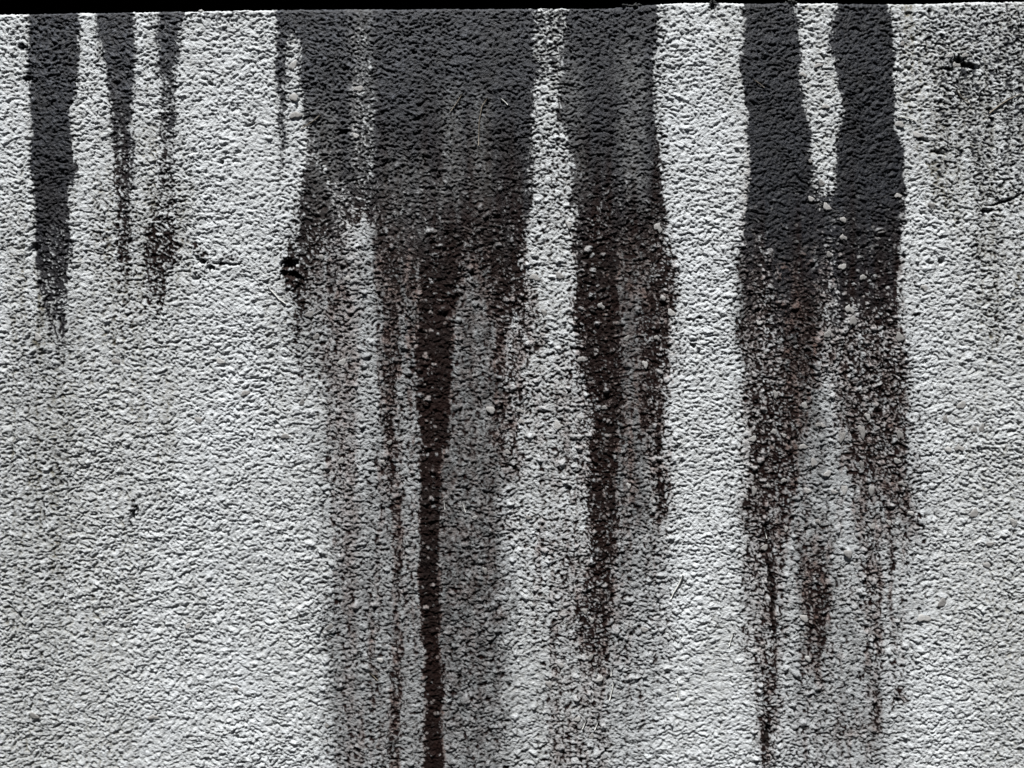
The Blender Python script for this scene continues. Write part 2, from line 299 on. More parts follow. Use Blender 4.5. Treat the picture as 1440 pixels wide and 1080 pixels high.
# tan film: thinner dirt that still hides the white but is not black
TN = np.zeros_like(H)
for l in [[(Z0, 508, 10, .3), (200, 508, 12, .4), (300, 508, 12, 0)], [(100, 640, 8, 0), (140, 640, 9, .4), (270, 632, 14, .45), (330, 632, 12, 0)], [(110, 676, 5, 0), (150, 676, 7, .4), (210, 672, 7, .45), (300, 678, 10, .3), (340, 678, 10, 0)],
          [(30, 890, 12, 0), (90, 888, 14, .4), (250, 892, 14, .5), (300, 892, 12, 0)], [(180, 560, 20, 0), (240, 570, 30, .3), (330, 570, 30, .2), (360, 570, 30, 0)], [(120, 450, 20, 0), (170, 450, 18, .4), (250, 460, 20, .4), (330, 460, 20, 0)], [(60, 800, 10, 0), (100, 798, 14, .35), (250, 805, 14, .3), (300, 805, 10, 0)]]:
    TN = np.maximum(TN, line(l, 8, 1.2))

# grey film (blends evenly over the grit)
G = np.zeros_like(H)
G = np.maximum(G, band([(290, 520, 590, 0), (340, 522, 592, .78), (420, 525, 595, .74), (480, 530, 595, .70), (560, 532, 595, .6), (650, 520, 594, .5), (720, 495, 592, .55), (800, 468, 592, .55), (900, 462, 596, .6), (1000, 466, 600, .58), (1090, 470, 600, .56), (1500, 470, 600, .3), (1900, 470, 600, 0)], 10, 1.2))
G = np.maximum(G, band([(260, 640, 700, 0), (300, 640, 700, .80), (400, 630, 698, .80), (500, 626, 702, .80), (600, 622, 704, .80), (700, 612, 706, .80), (780, 606, 702, .82), (860, 610, 712, .80), (960, 614, 706, .74), (1090, 616, 716, .66), (1500, 616, 708, .3), (1900, 616, 708, 0)], 17, 2.2))
G = np.maximum(G, band([(280, 862, 916, 0), (320, 862, 916, .84), (420, 862, 912, .84), (500, 866, 908, .8), (600, 864, 906, .78), (690, 860, 914, .7), (760, 856, 922, .58), (850, 850, 925, .40), (950, 845, 915, .34), (1090, 840, 910, .28), (1400, 840, 930, 0)], 20, 2.4))
G = np.maximum(G, band([(300, 1095, 1150, 0), (340, 1092, 1148, .86), (400, 1092, 1146, .84), (480, 1096, 1150, .8), (560, 1108, 1150, .72), (640, 1112, 1165, .6), (740, 1112, 1170, .5), (840, 1120, 1180, .5), (940, 1110, 1240, .40), (1000, 1110, 1245, .38), (1090, 1120, 1245, .32), (1400, 1105, 1270, 0)], 10, 1.4))
G = np.maximum(G, band([(350, 1038, 1062, 0), (390, 1038, 1062, .75), (450, 1038, 1062, .7), (490, 1040, 1064, .4), (540, 1040, 1064, .1), (600, 1040, 1064, 0)], 7, 1.1))
G = np.maximum(G, band([(330, 425, 530, 0), (370, 425, 520, .5), (450, 425, 540, .45), (560, 455, 540, .36), (640, 460, 540, .34), (760, 462, 540, .42), (900, 466, 540, .45), (1090, 472, 540, .42), (1400, 460, 540, 0)], 22, 2.8))
G = np.maximum(G, band([(420, 700, 850, 0), (500, 700, 850, .12), (600, 700, 850, .12), (750, 700, 840, .08), (900, 745, 840, .18), (1090, 700, 840, .2), (1400, 700, 840, 0)], 22, 2.6))
G = np.maximum(G, band([(440, 1100, 1270, .0), (560, 1100, 1275, .36), (700, 1060, 1285, .38), (800, 1060, 1280, .26), (900, 1080, 1265, .22), (1090, 1080, 1260, .2), (1400, 1060, 1270, 0)], 24, 3))
G = np.maximum(G, band([(400, 40, 100, 0), (450, 40, 100, .25), (600, 22, 100, .14), (900, 20, 80, .10), (1200, 20, 80, 0)], 18, 1.8))
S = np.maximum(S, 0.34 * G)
G = np.clip(G * 1.12, 0, 1)
G *= 0.92 + 0.30 * fbm(X / 16, Y / 40, 81, 3) + 0.25 * perlin(X / 5, Y / 6, 84)

# olive / soft dirt, also used to paint the hollows' shade darker
O = np.zeros_like(H)
O = np.maximum(O, np.clip(strk + .25, .3, 1.3) * band([(200, 20, 112, .35), (450, 22, 110, .8), (560, 15, 108, .66), (760, 20, 100, .66), (900, 30, 90, .5), (1090, 30, 86, .38), (1500, 40, 80, 0)], 20, 1.8))
O = np.maximum(O, np.clip(strk + .3, .4, 1.3) * band([(10, 190, 290, .35), (120, 130, 262, .3), (200, 145, 260, .45), (300, 140, 265, .75), (400, 130, 260, .75), (450, 130, 250, .62), (620, 140, 240, .54), (900, 130, 185, .42), (1090, 140, 175, .3), (1500, 145, 170, 0)], 16, 1.6))
O = np.maximum(O, band([(280, 385, 430, .1), (380, 370, 430, .5), (560, 370, 470, .42), (700, 400, 470, .34), (1090, 430, 480, .3), (1500, 430, 480, 0)], 18, 1.6))
O = np.maximum(O, np.clip(strk + .2, .35, 1.3) * band([(Z0, 1262, 1500, .8), (30, 1262, 1500, .85), (150, 1285, 1500, .85), (260, 1300, 1500, .78), (350, 1370, 1500, .7), (470, 1380, 1500, .6), (560, 1390, 1500, .4), (800, 1400, 1500, .45), (1090, 1400, 1500, .42), (1500, 1405, 1500, .2)], 22, 2))
O = np.maximum(O, band([(-100, 995, 1050, .4), (60, 1005, 1050, .35), (200, 1030, 1058, .3), (600, 1020, 1060, .2), (900, 1020, 1060, .15), (1090, 1020, 1060, 0)], 9, 1.4))
O = np.maximum(O, band([(-100, 1115, 1178, .5), (100, 1120, 1178, .45), (240, 1130, 1185, .35), (300, 1130, 1185, .35), (400, 1130, 1185, 0)], 9, 1.4))
O = np.maximum(O, band([(-100, 745, 800, .75), (100, 745, 800, .7), (130, 745, 800, .45), (300, 745, 800, .4), (500, 745, 800, .5), (1090, 700, 850, .3), (1200, 700, 850, 0)], 10, 1.2))
O = np.maximum(O, band([(-100, 108, 136, .05), (130, 95, 112, .4), (200, 94, 110, .45), (420, 90, 106, .5), (500, 90, 106, 0)], 7, 1.0))
O = np.maximum(O, band([(1, 260, 340, .2), (40, 260, 340, .28), (200, 260, 320, .1), (300, 260, 320, .05), (400, 260, 320, 0)], 12, 1.4))
def hblur(a, n):
    p = np.pad(a, ((0, 0), (n, n)), mode='edge'); c_ = np.cumsum(p, 1, dtype=np.float64)
    return ((c_[:, 2 * n:] - c_[:, :-2 * n])[:, :a.shape[1]] / (2 * n)).astype(np.float32)
halo = hblur(hblur(np.clip(S, 0, 1), 5), 8)
O = np.maximum(O, (0.85 - 0.5 * spk) * np.clip(halo, 0, 1) ** 0.8)
O = O * (0.8 + 0.5 * fbm(X / 18, Y / 40, 83, 3))
# overall grime clouds
side = 0.30 * sstep(330, 60, X) * sstep(380, 620, Y) + 0.24 * sstep(1280, 1420, X)
O = np.maximum(O, 0.15 + side + 0.24 * fbm(X / 110, Y / 300, 85, 3) + 0.14 * perlin(X / 14, Y / 150, 86) * sstep(300, 500, Y))

# rust tint near the flaking film
R = np.clip(spk * (0.42 + 0.85 * fbm(X / 13, Y / 30, 87, 3)), 0, 1) * sstep(0.1, 0.5, S)
R = np.maximum(R, line([(400, 488, 14, .4), (450, 488, 14, .8), (600, 488, 10, .8), (760, 492, 10, .7), (820, 493, 6, .7), (920, 494, 5, .6), (1090, 492, 5, .6), (1200, 492, 5, 0)], 6, 1) * (0.6 + 0.5 * fbm(X / 10, Y / 20, 88, 2)))
R = np.maximum(R, band([(180, 1048, 1058, .1), (240, 1046, 1060, .5), (340, 1046, 1060, .7), (480, 1050, 1066, .7), (700, 1046, 1080, .6), (900, 1050, 1080, .3), (1000, 1050, 1080, 0)], 6, 1) * .7)
R = np.clip(R * 1.15, 0, 1)

W_ = 0.13
clean_grain = ((id1 > 0.80) & (g1 > 0.3)) * spk
D = sstep(-W_, W_, S * 1.05 - 0.02 - Q) * (S > 0.02)
D = np.clip(D, 0, 1) * (1 - 0.8 * clean_grain * (S < 1.2) * np.clip(2.0 - S, 0, 1))
fl2 = (g2 > 0.35) & (id2 > 0.68 - 0.35 * np.clip(1.0 - S, 0, 1)); D = D * (1 - 0.75 * fl2 * spk * np.clip(2.2 - 1.3 * S, 0.25, 1))
D *= (1 - 0.42 * TN * (0.5 + q_peak))
warm = np.clip(sstep(160, 430, Y + 95 * perlin(X / 26, Y / 330, 91) + 70 * perlin(X / 9, Y / 120, 92) + 60 * sstep(440, 380, np.abs(X - 560)) - 70 * sstep(1040, 1060, X)), 0, 1)
warm = warm * (1 - 0.65 * sstep(150, 110, X) * 1.0)         # left runs stay neutral
thin = np.clip(fbm(X / 7, Y / 9, 93, 2) * 0.5 + 0.5, 0, 1)
fleckdirt = sstep(0.15, 0.6, S) * np.clip(0.05 + 0.75 * perlin(X / 5.5, Y / 7.5, 97), 0, 0.65)

# ------------------------------------------------------------------ positions
corner = 5.0
face_y = np.where(T < 0, -T, 0.0)
xm = (X - CX) / 1000
ty = top_y(X)
# rounded arris
a = np.clip((corner - T) / (2 * corner), 0, 1) * (math.pi / 2)      # 0 on the face, pi/2 on the top
yb = np.where(T >= corner, 0.0, np.where(T <= -corner, -T, corner * (1 - np.cos(a))))
zb = np.where(T >= corner, -T, np.where(T <= -corner, 0.0, -corner * (1 - np.sin(a))))
ny = -np.cos(a); nz = np.sin(a)
sag = 0.5 * np.cos(a)                                              # the grit hangs a little downwards
Hm = H * 1.0
Py = (yb + ny * Hm) / 1000
Pz = TOP + (zb - ty + nz * Hm * 0.8 - sag * np.clip(Hm, -3, 9) ) / 1000
Px = xm + 0.0006 * perlin(X / 5, Y / 5, 95)
co = np.stack([Px, Py, Pz], -1).reshape(-1, 3).astype(np.float32)


# ------------------------------------------------------------------ helpers
def grid_mesh(name, co, nx, nt):
    me = bpy.data.meshes.new(name)
    me.vertices.add(nx * nt)
    me.vertices.foreach_set("co", co.ravel())
    i = np.arange(nx * nt, dtype=np.int32).reshape(nt, nx)
    q = np.stack([i[:-1, :-1], i[1:, :-1], i[1:, 1:], i[:-1, 1:]], -1).reshape(-1, 4)
    nf = len(q)
    me.loops.add(nf * 4); me.loops.foreach_set("vertex_index", q.ravel())
    me.polygons.add(nf)
    me.polygons.foreach_set("loop_start", np.arange(0, nf * 4, 4, dtype=np.int32))
    me.polygons.foreach_set("loop_total", np.full(nf, 4, np.int32))
    me.polygons.foreach_set("use_smooth", np.ones(nf, bool))
    me.update(calc_edges=True)
    return me


def tag(o, label=None, cat=None, group=None, kind=None):
    for k, v in (("label", label), ("category", cat), ("group", group), ("kind", kind)):
        if v:
            o[k] = v
    return o


def link(name, me, mat=None, parent=None):
    o = bpy.data.objects.new(name, me)
    COL.objects.link(o)
    if mat and me is not None and not me.materials:
        me.materials.append(mat)
    if parent:
        o.parent = parent
    return o


def box(name, lo, hi, mat, parent=None):
    v = [(x, y, z) for x in (lo[0], hi[0]) for y in (lo[1], hi[1]) for z in (lo[2], hi[2])]
    f = [(0, 1, 3, 2), (4, 6, 7, 5), (0, 4, 5, 1), (2, 3, 7, 6), (0, 2, 6, 4), (1, 5, 7, 3)]
    me = bpy.data.meshes.new(name); me.from_pydata(v, [], f); me.update()
    return link(name, me, mat, parent)


def principled(name, rough=0.8, spec=0.3):
    m = bpy.data.materials.new(name); m.use_nodes = True
    b = m.node_tree.nodes["Principled BSDF"]
    b.inputs["Roughness"].default_value = rough
    b.inputs["Specular IOR Level"].default_value = spec
    return m, m.node_tree, b


def noise(nt, scale, detail=3, rough=0.55, vec=None):
    n = nt.nodes.new("ShaderNodeTexNoise")
    n.inputs["Scale"].default_value = scale; n.inputs["Detail"].default_value = detail; n.inputs["Roughness"].default_value = rough
    if vec is not None:
        nt.links.new(vec, n.inputs["Vector"])
    return n


def mixc(nt, fac, a, b):
    n = nt.nodes.new("ShaderNodeMix"); n.data_type = 'RGBA'
    for sock, v in ((n.inputs[0], fac), (n.inputs[6], a), (n.inputs[7], b)):
        if hasattr(v, "is_linked") or hasattr(v, "links"):
            nt.links.new(v, sock)
        elif isinstance(v, tuple):
            sock.default_value = (*v, 1)
        else:
            sock.default_value = v
    return n.outputs[2]


def math_n(nt, op, a, b=None, clamp=False):
    n = nt.nodes.new("ShaderNodeMath"); n.operation = op; n.use_clamp = clamp
    for k, v in enumerate((a, b)):
        if v is None:
            continue
        if isinstance(v, (int, float)):
            n.inputs[k].default_value = v
        else:
            nt.links.new(v, n.inputs[k])
    return n.outputs[0]


# ------------------------------------------------------------------ stucco material
mat_st, nt, bs = principled("stained_white_stucco", 0.62, 0.3)
tc = nt.nodes.new("ShaderNodeTexCoord")
P = tc.outputs["Object"]
at1 = nt.nodes.new("ShaderNodeAttribute"); at1.attribute_name = "film"
at2 = nt.nodes.new("ShaderNodeAttribute"); at2.attribute_name = "dirt"
s1 = nt.nodes.new("ShaderNodeSeparateColor"); nt.links.new(at1.outputs["Color"], s1.inputs[0])
s2 = nt.nodes.new("ShaderNodeSeparateColor"); nt.links.new(at2.outputs["Color"], s2.inputs[0])
dark, warmf, greyf = s1.outputs[0], s1.outputs[1], s1.outputs[2]
olive, rust, pitf = s2.outputs[0], s2.outputs[1], s2.outputs[2]
n_f = noise(nt, 520, 2, 0.6, P)
n_m = noise(nt, 60, 4, 0.6, P)
# paint with slight cream / cool drift
n_l = noise(nt, 7, 5, 0.6, P)
paint = mixc(nt, math_n(nt, 'ADD', math_n(nt, 'MULTIPLY', n_m.outputs[0], 0.5), math_n(nt, 'MULTIPLY', n_l.outputs[0], 0.5)), (0.56, 0.572, 0.56), (0.79, 0.835, 0.875))
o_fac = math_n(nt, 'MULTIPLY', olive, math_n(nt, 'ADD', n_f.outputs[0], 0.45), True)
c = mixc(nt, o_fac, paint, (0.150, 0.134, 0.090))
g_fac = math_n(nt, 'MULTIPLY', greyf, math_n(nt, 'ADD', math_n(nt, 'MULTIPLY', n_f.outputs[0], 0.7), 0.65), True)
greyc = mixc(nt, math_n(nt, 'POWER', at1.outputs['Alpha'], 2.0), (0.052, 0.055, 0.056), (0.26, 0.27, 0.272))
c = mixc(nt, g_fac, c, greyc)
r_col = mixc(nt, n_f.outputs[0], (0.085, 0.045, 0.034), (0.25, 0.14, 0.105))
c = mixc(nt, math_n(nt, 'MULTIPLY', rust, 0.62, True), c, r_col)
soot = mixc(nt, n_f.outputs[0], (0.0085, 0.010, 0.0135), (0.025, 0.028, 0.036))
brown = mixc(nt, n_f.outputs[0], (0.0055, 0.0030, 0.0026), (0.024, 0.012, 0.010))
worn_lit = math_n(nt, 'POWER', at1.outputs['Alpha'], 4.0)  # ridge tops lightened in colour: thin worn film plus painted highlights
soot = mixc(nt, math_n(nt, 'MULTIPLY', worn_lit, 0.85), soot, (0.195, 0.212, 0.245))
brown = mixc(nt, math_n(nt, 'MULTIPLY', worn_lit, 0.55), brown, (0.13, 0.090, 0.078))
film = mixc(nt, warmf, soot, brown)
n_p = noise(nt, 22, 5, 0.65, P)
film = mixc(nt, math_n(nt, 'MULTIPLY', math_n(nt, 'SUBTRACT', n_p.outputs[0], 0.42, True), 2.2, True), film, (0.010, 0.0095, 0.009))
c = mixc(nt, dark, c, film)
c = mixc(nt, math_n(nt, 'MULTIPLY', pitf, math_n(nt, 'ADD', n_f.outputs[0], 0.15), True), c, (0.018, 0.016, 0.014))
nt.links.new(c, bs.inputs["Base Color"])
# the film is slightly slick
rg = math_n(nt, 'SUBTRACT', 0.72, math_n(nt, 'MULTIPLY', dark, 0.20))
nt.links.new(rg, bs.inputs["Roughness"])
nt.links.new(math_n(nt, 'SUBTRACT', 0.26, math_n(nt, 'MULTIPLY', math_n(nt, 'MULTIPLY', dark, warmf), 0.20)), bs.inputs["Specular IOR Level"])
bump = nt.nodes.new("ShaderNodeBump"); bump.inputs["Strength"].default_value = 0.75; bump.inputs["Distance"].default_value = 0.0023
nb = noise(nt, 480, 3, 0.65, P)
nt.links.new(nb.outputs[0], bump.inputs["Height"]); nt.links.new(bump.outputs[0], bs.inputs["Normal"])

# ------------------------------------------------------------------ wall
wall = bpy.data.objects.new("stucco_wall", None)
COL.objects.link(wall)
tag(wall, "white roughcast wall with black and brown water stains running down from its top edge", "wall")
me = grid_mesh("stucco_coat", co, NX, NT)
film_a = me.attributes.new("film", 'FLOAT_COLOR', 'POINT')
film_a.data.foreach_set("color", np.stack([D, warm, np.clip(G + fleckdirt, 0, 1), np.clip((0.15 + 0.80 * q_peak * (0.5 + 0.85 * thin)) * (1 - 0.22 * sstep(420, 950, X) - 0.08 * sstep(950, 1000, X) - (0.24 + 0.16 * sstep(950, 1000, X)) * sstep(60, 240, Y)), 0, 1)], -1).reshape(-1).astype(np.float32))
# crevice dirt plus painted shade: stronger where the relief is low
hollow_shade = np.clip(1.15 - 1.1 * q_peak, 0.1, 1.2)
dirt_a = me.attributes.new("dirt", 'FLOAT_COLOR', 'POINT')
dirt_a.data.foreach_set("color", np.stack([np.clip(O * hollow_shade * 1.25, 0, 1), np.clip(R, 0, 1), np.clip(pit * 1.1, 0, 1), np.ones_like(O)], -1).reshape(-1).astype(np.float32))
link("stucco_coat", me, mat_st, wall)

# back and flanks of the wall: one plain core behind the coat
mat_core, nt2, b2 = principled("bare_render", 0.9, 0.2)
nn = noise(nt2, 9, 5, 0.6)
nt2.links.new(mixc(nt2, nn.outputs[0], (0.20, 0.20, 0.19), (0.34, 0.34, 0.33)), b2.inputs["Base Color"])
box("wall_core", (-3.0, 0.014, 0.0), (3.0, 0.176, TOP - 0.045), mat_core, wall)

# ------------------------------------------------------------------ the unlit room behind the wall, and the ground in front
mat_black, nt3, b3 = principled("unlit_black_concrete", 0.95, 0.05)  # near-black colour puts the unlit room's darkness into its surfaces
nn = noise(nt3, 6, 4, 0.6)
nt3.links.new(mixc(nt3, nn.outputs[0], (0.0025, 0.0025, 0.0027), (0.006, 0.006, 0.006)), b3.inputs["Base Color"])
for nm, lo, hi in (("floor", (-3.2, 0.18, -0.05), (3.2, 6.2, 0.004)), ("ceiling", (-3.2, 0.0, 2.85), (3.2, 6.2, 3.05)), ("back_wall", (-3.2, 6.2, -0.05), (3.2, 6.4, 3.05)),
                   ("side_wall", (-3.4, 0.2, -0.05), (-3.2, 6.4, 3.05)), ("side_wall", (3.2, 0.2, -0.05), (3.4, 6.4, 3.05))):
    tag(box(nm, lo, hi, mat_black), kind="structure")

mat_as, nt4, b4 = principled("worn_asphalt", 0.9, 0.25)
tc4 = nt4.nodes.new("ShaderNodeTexCoord")
na = noise(nt4, 1.3, 6, 0.6, tc4.outputs["Object"]); nb4 = noise(nt4, 140, 3, 0.6, tc4.outputs["Object"])
nt4.links.new(mixc(nt4, math_n(nt4, 'MULTIPLY', na.outputs[0], nb4.outputs[0]), (0.030, 0.030, 0.031), (0.085, 0.084, 0.080)), b4.inputs["Base Color"])
bp4 = nt4.nodes.new("ShaderNodeBump"); bp4.inputs["Strength"].default_value = 0.6; bp4.inputs["Distance"].default_value = 0.004
nt4.links.new(nb4.outputs[0], bp4.inputs["Height"]); nt4.links.new(bp4.outputs[0], b4.inputs["Normal"])
me = bpy.data.meshes.new("ground"); me.from_pydata([(-200, -200, 0), (200, -200, 0), (200, 200, 0), (-200, 200, 0)], [], [(0, 1, 2, 3)]); me.update()
tag(link("ground", me, mat_as), kind="structure")


# ------------------------------------------------------------------ pieces standing on the wall
def surf(px, py, rad=2.5):
    """point of the coat (m) at wall coordinates, from the relief itself"""
    i0, i1 = np.searchsorted(xs, px - rad), np.searchsorted(xs, px + rad)
    t = py - float(top_y(px))
    j0, j1 = np.searchsorted(ts, t - rad), np.searchsorted(ts, t + rad)
    blk = co.reshape(NT, NX, 3)[j0:j1 + 1, i0:i1 + 1]
    return float(np.median(blk[..., 1])), float(np.median(H[j0:j1 + 1, i0:i1 + 1]))


def lump_mesh(name, seed, flat=0.55, rings=7, segs=13, rim=0.0, rough=0.16):
    r = random.Random(seed)
    ph = [r.uniform(0, 6.28) for _ in range(8)]
    v = [(0, -flat * (1 - rim), 0)]; f = []
    for i in range(1, rings + 1):
        th = math.pi * 0.62 * i / rings
        for k in range(segs):
            a_ = 2 * math.pi * k / segs
            w = 1 + rough * math.sin(2 * a_ + ph[0]) + rough * .8 * math.sin(3 * a_ + ph[1]) + rough * .6 * math.sin(5 * a_ + ph[2] + th)
            w2 = 1 + rough * 0.6 * math.sin(4 * a_ + ph[3] + 3 * th)
            rr = math.sin(th) * w
            hh = math.cos(th) * flat * w2
            hh -= flat * rim * math.exp(-(math.sin(th) / 0.55) ** 2) * (1 if th < math.pi / 2 else 0)
            v.append((rr * math.cos(a_), -hh, rr * math.sin(a_)))
    for k in range(segs):
        f.append((0, 1 + (k + 1) % segs, 1 + k))
    for i in range(rings - 1):
        for k in range(segs):
            a0 = 1 + i * segs + k; b0 = 1 + i * segs + (k + 1) % segs
            f.append((a0, b0, b0 + segs, a0 + segs))
    me = bpy.data.meshes.new(name); me.from_pydata(v, [], f)
    me.polygons.foreach_set("use_smooth", [True] * len(f)); me.update()
    return me


mat_nod, nt5, b5 = principled("weathered_grit_white", 0.7, 0.3)
tc5 = nt5.nodes.new("ShaderNodeTexCoord")
n5 = noise(nt5, 1.6, 3, 0.6, tc5.outputs["Object"])
oi = nt5.nodes.new("ShaderNodeObjectInfo")
basec = mixc(nt5, oi.outputs["Random"], (0.26, 0.255, 0.25), (0.50, 0.50, 0.49))
nt5.links.new(mixc(nt5, math_n(nt5, 'MULTIPLY', n5.outputs[0], 0.5, True), basec, (0.22, 0.20, 0.17)), b5.inputs["Base Color"])
bp5 = nt5.nodes.new("ShaderNodeBump"); bp5.inputs["Strength"].default_value = 0.5; bp5.inputs["Distance"].default_value = 0.0012
n5b = noise(nt5, 2.5, 4, 0.6, tc5.outputs["Object"]); nt5.links.new(n5b.outputs[0], bp5.inputs["Height"]); nt5.links.new(bp5.outputs[0], b5.inputs["Normal"])

lumps = [lump_mesh("grit_nodule", 40 + k, 0.6, rim=(0.0, 0.35, 0.2, 0.45, 0.1, 0.3)[k], rough=(.16, .22, .28, .18, .32, .24)[k]) for k in range(6)]
NOD = [(1194, 435, 6, 7), (1199, 451, 5, 9), (1264, 474, 6, 8), (1163, 470, 6, 6), (1067, 453, 4, 5), (1184, 375, 6, 5), (1185, 334, 5, 5), (1185, 309, 5, 5), (1162, 291, 6, 6), (1213, 390, 5, 5), (1165, 358, 4, 5),
       (1184, 613, 6, 8), (1187, 688, 7, 7), (1265, 611, 4, 9), (1220, 586, 5, 5), (1144, 650, 4, 9), (1129, 628, 6, 5), (1058, 617, 6, 5), (1192, 778, 7, 7), (1225, 690, 5, 8), (1060, 690, 5, 6), (1075, 770, 5, 5), (1105, 743, 4, 4),
       (1212, 607, 6, 9), (1212, 655, 4, 7), (1090, 554, 5, 5), (1130, 570, 5, 6), (1131, 869, 7, 6), (1136, 925, 5, 5), (1324, 847, 7, 7), (1299, 868, 10, 7), (1261, 648, 5, 5), (1227, 740, 4, 5), (1163, 666, 6, 5), (1173, 692, 5, 4),
       (1150, 597, 4, 4), (1157, 598, 4, 4), (1135, 690, 5, 5), (1281, 722, 5, 4), (1150, 733, 4, 4), (1102, 675, 4, 4), (1080, 683, 3, 4), (1088, 607, 4, 5), (1102, 612, 3, 4), (1250, 735, 4, 4), (1268, 680, 5, 4),
       (752, 390, 7, 6), (787, 388, 6, 6), (800, 316, 5, 5), (765, 440, 5, 5), (818, 505, 7, 5), (925, 320, 6, 7), (845, 430, 5, 5), (690, 576, 7, 6), (784, 598, 5, 8), (815, 588, 4, 4), (714, 635, 4, 4), (731, 577, 5, 4), (733, 592, 4, 5),
       (907, 512, 5, 5), (881, 476, 4, 5), (932, 419, 4, 4), (923, 475, 4, 4), (944, 440, 6, 6), (822, 859, 5, 4), (830, 925, 4, 6), (832, 872, 4, 4), (884, 683, 4, 4), (850, 573, 4, 4), (743, 727, 4, 4), (668, 727, 4, 4), (682, 802, 4, 5),
       (788, 935, 6, 4), (772, 962, 5, 5), (843, 953, 6, 4), (812, 1010, 5, 4), (832, 1035, 4, 5), (906, 885, 5, 5),
       (413, 92, 5, 8), (413, 137, 7, 7), (416, 162, 8, 6), (505, 125, 7, 5), (501, 191, 4, 5), (452, 362, 4, 5), (436, 442, 7, 6), (489, 392, 4, 5), (481, 510, 6, 6), (425, 566, 4, 5), (402, 613, 6, 5), (445, 474, 5, 5),
       (539, 650, 4, 4), (548, 622, 4, 4), (460, 1020, 4, 4), (535, 927, 5, 4), (480, 648, 5, 5), (1139, 227, 3, 3), (1155, 258, 4, 6), (1140, 280, 4, 5), (1128, 105, 5, 4), (1150, 92, 6, 4), (1160, 150, 5, 4),
       (280, 590, 6, 5), (345, 553, 6, 5), (55, 474, 5, 7), (163, 508, 6, 5), (310, 508, 6, 5), (50, 1005, 7, 5), (265, 880, 4, 5), (332, 968, 4, 4), (216, 1008, 7, 4), (464, 882, 6, 5), (1345, 92, 6, 5), (1336, 78, 5, 4), (1357, 78, 5, 4), (1268, 62, 4, 4),
       (1330, 590, 4, 7), (1370, 604, 4, 6), (1380, 602, 4, 7), (1348, 630, 6, 6), (1333, 632, 5, 5), (1352, 570, 7, 6), (1425, 735, 7, 6), (1370, 722, 7, 7), (1388, 795, 6, 5), (1392, 765, 6, 4), (1300, 405, 6, 5), (1310, 290, 7, 5), (1263, 275, 5, 5), (1290, 190, 7, 5), (1265, 175, 6, 6)]
rnd = random.Random(5)
for k, (px, py, rx, rz) in enumerate(NOD):
    o = link("grit_nodule", lumps[rnd.randrange(6)], mat_nod, wall)
    y_, h_ = surf(px, py, 3.0)
    o.location = ((px - CX) / 1000, y_ - 0.0006, TOP - py / 1000 - 0.0004 * h_)
    m_ = min(rx, rz)
    o.scale = (rx * 0.9 / 1000, (1.1 + 0.12 * m_) / 1000, rz * 0.9 / 1000)
    o.rotation_euler = (rnd.uniform(-.12, .12), rnd.uniform(-.35, .35), rnd.uniform(-.15, .15))


def tube(name, pts, r0, r1, mat, parent, segs=6):
    v = []; f = []
    n = len(pts)
    for i, p in enumerate(pts):
        p = Vector(p)
        d = (Vector(pts[min(i + 1, n - 1)]) - Vector(pts[max(i - 1, 0)])).normalized()
        s_ = d.cross(Vector((0, 1, 0))).normalized(); u_ = s_.cross(d)
        rr = r0 + (r1 - r0) * i / (n - 1)
        for k in range(segs):
            a_ = 2 * math.pi * k / segs
            v.append(tuple(p + (s_ * math.cos(a_) + u_ * math.sin(a_)) * rr))
    for i in range(n - 1):
        for k in range(segs):
            a0 = i * segs + k; b0 = i * segs + (k + 1) % segs
            f.append((a0, b0, b0 + segs, a0 + segs))
    f.append(tuple(range(segs))); f.append(tuple(range((n - 1) * segs, n * segs))[::-1])
    me = bpy.data.meshes.new(name); me.from_pydata(v, [], f)
    me.polygons.foreach_set("use_smooth", [True] * len(f)); me.update()
    return link(name, me, mat, parent)


mat_br, _, b6 = principled("pale_bristle", 0.5, 0.4); b6.inputs["Base Color"].default_value = (0.66, 0.66, 0.62, 1)
mat_br2, _, b7 = principled("tan_bristle", 0.6, 0.3); b7.inputs["Base Color"].default_value = (0.20, 0.17, 0.13, 1)
BR = [([(960, 808), (954, 822), (947, 833), (943, 842)], 1.1, 0), ([(1031, 889), (1028, 898), (1025, 908)], .9, 0), ([(863, 957), (861, 968), (857, 984)], 1.0, 0), ([(861, 940), (859, 950)], .8, 0), ([(952, 956), (953, 968), (952, 982)], .8, 0),
      ([(704, 139), (709, 143), (714, 148)], 1.0, 0), ([(651, 132), (642, 146), (634, 157)], .8, 1), ([(686, 138), (678, 150), (674, 170), (673, 205)], .8, 1), ([(378, 405), (386, 413), (393, 421), (402, 427)], 1.0, 0),
      ([(452, 162), (444, 169), (433, 176), (424, 182)], .9, 1), ([(1262, 165), (1275, 166), (1288, 171)], 1.0, 0), ([(1058, 112), (1068, 119), (1074, 124)], .8, 1), ([(1343, 127), (1352, 138), (1362, 146)], .8, 1), ([(1390, 160), (1404, 149), (1418, 140), (1434, 133)], .9, 1),
      ([(624, 700), (625, 708), (626, 716)], .6, 0), ([(825, 1010), (819, 1024)], .8, 0), ([(842, 1012), (836, 1026)], .8, 0), ([(1075, 745), (1078, 757)], .7, 0), ([(648, 700), (655, 720)], .5, 0), ([(520, 945), (532, 956)], .6, 1)]
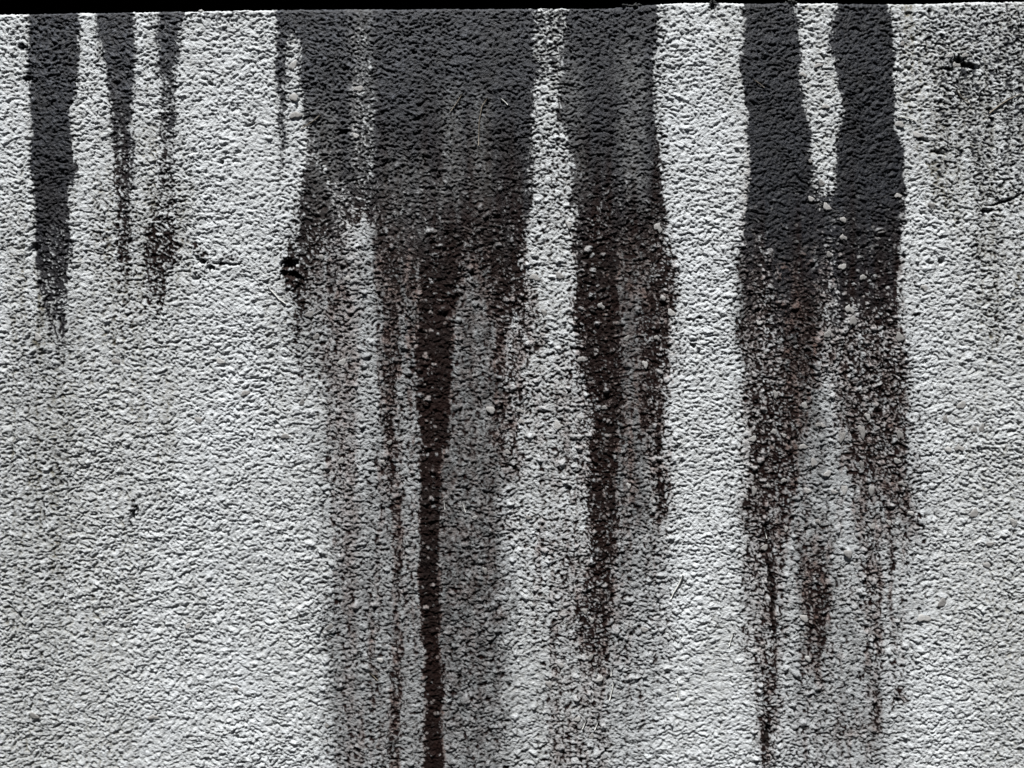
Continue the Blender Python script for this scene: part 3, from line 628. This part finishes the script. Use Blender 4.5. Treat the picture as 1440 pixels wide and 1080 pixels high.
for pts, r_, kd in BR:
    dense = []
    for a_, b_ in zip(pts[:-1], pts[1:]):
        for q_ in (0, .5):
            dense.append((a_[0] + (b_[0] - a_[0]) * q_, a_[1] + (b_[1] - a_[1]) * q_))
    dense.append(pts[-1])
    P3 = [((x_ - CX) / 1000, min(surf(x_, y_, 4)[0], 0.0) - 0.0012, TOP - y_ / 1000) for x_, y_ in dense]
    tube("bristle", P3, r_ / 1000, r_ * 0.6 / 1000, (mat_br, mat_br2)[kd], wall)


# crumbs and tufts lying on the top edge
mat_crumb, nt8, b8 = principled("damp_moss_dirt", 0.9, 0.2)
n8 = noise(nt8, 300, 3, 0.6); nt8.links.new(mixc(nt8, n8.outputs[0], (0.012, 0.013, 0.013), (0.07, 0.072, 0.07)), b8.inputs["Base Color"])
mat_crumb2, nt9, b9 = principled("pale_crumb", 0.8, 0.3)
n9 = noise(nt9, 300, 3, 0.6); nt9.links.new(mixc(nt9, n9.outputs[0], (0.25, 0.25, 0.24), (0.6, 0.6, 0.58)), b9.inputs["Base Color"])


def clump(name, label, cat, px, w, h, n, mat, seed, group=None):
    r = random.Random(seed)
    v = []; f = []
    base = TOP - float(top_y(px)) / 1000
    cx = (px - CX) / 1000
    for k in range(n):
        ox = r.uniform(-w, w) * .75; oz = r.uniform(0, h) * (1 - abs(ox) / w * .8); oy = r.uniform(-0.5, 5)
        m = lump_mesh("tmp", seed * 50 + k, 0.9, 5, 9, rough=.3)
        s = r.uniform(1.4, 3.0) * (1 - 0.3 * oz / max(h, .1)); o0 = len(v); rot = r.uniform(0, 6.28)
        for p in m.vertices:
            x_, y_, z_ = p.co
            x_, z_ = x_ * math.cos(rot) - z_ * math.sin(rot), x_ * math.sin(rot) + z_ * math.cos(rot)
            v.append((((ox + x_ * s) / 1000), (oy + y_ * s) / 1000, (oz - 1.0 + z_ * s) / 1000))
        f += [tuple(i + o0 for i in p.vertices) for p in m.polygons]
        bpy.data.meshes.remove(m)
    me = bpy.data.meshes.new(name); me.from_pydata(v, [], f)
    me.polygons.foreach_set("use_smooth", [True] * len(f)); me.update()
    o = link(name, me, mat)
    o.location = (cx, 0.0, base)
    tag(o, label, cat, group)
    return o


clump("moss_tuft", "low dark tuft of moss on the wall's top edge, left of the bright bare strip", "moss", 889, 17, 5, 26, mat_crumb, 3, "tufts on the wall's top edge")
clump("moss_tuft", "small pointed dark tuft on the top edge above the bright bare strip", "moss", 1003, 5, 6, 10, mat_crumb, 4, "tufts on the wall's top edge")
clump("moss_tuft", "dark tuft of moss on the top edge between the two black runs at right", "moss", 1111, 11, 4, 20, mat_crumb, 5, "tufts on the wall's top edge")
clump("plaster_crumb", "tiny pale crumb of plaster lying on the top edge near the left", "crumb", 281, 4.5, 3, 7, mat_crumb2, 6)

# ------------------------------------------------------------------ an added, unseen building, put in to shut out the low sky
mat_blocker, nt10, b10 = principled("sky_blocker_facade", 0.9, 0.2)
n10 = noise(nt10, 3, 5, 0.6); nt10.links.new(mixc(nt10, n10.outputs[0], (0.05, 0.05, 0.05), (0.09, 0.088, 0.085)), b10.inputs["Base Color"])
mat_gl, nt11, b11 = principled("blocker_glass", 0.1, 0.5); b11.inputs["Base Color"].default_value = (0.02, 0.022, 0.025, 1)
fac = box("sky_blocker_building", (-9, -11.0, 0.0), (9, -3.4, 6.4), mat_blocker)
tag(fac, kind="structure")
for k in range(6):
    for z in (1.2, 4.2):
        x0 = -7.6 + 2.7 * k
        fr = box("blocker_window_frame", (x0, -3.41, z), (x0 + 1.1, -3.33, z + 1.4), mat_blocker, fac)
        box("blocker_pane", (x0 + .07, -3.35, z + .07), (x0 + 1.03, -3.322, z + 1.33), mat_gl, fr)
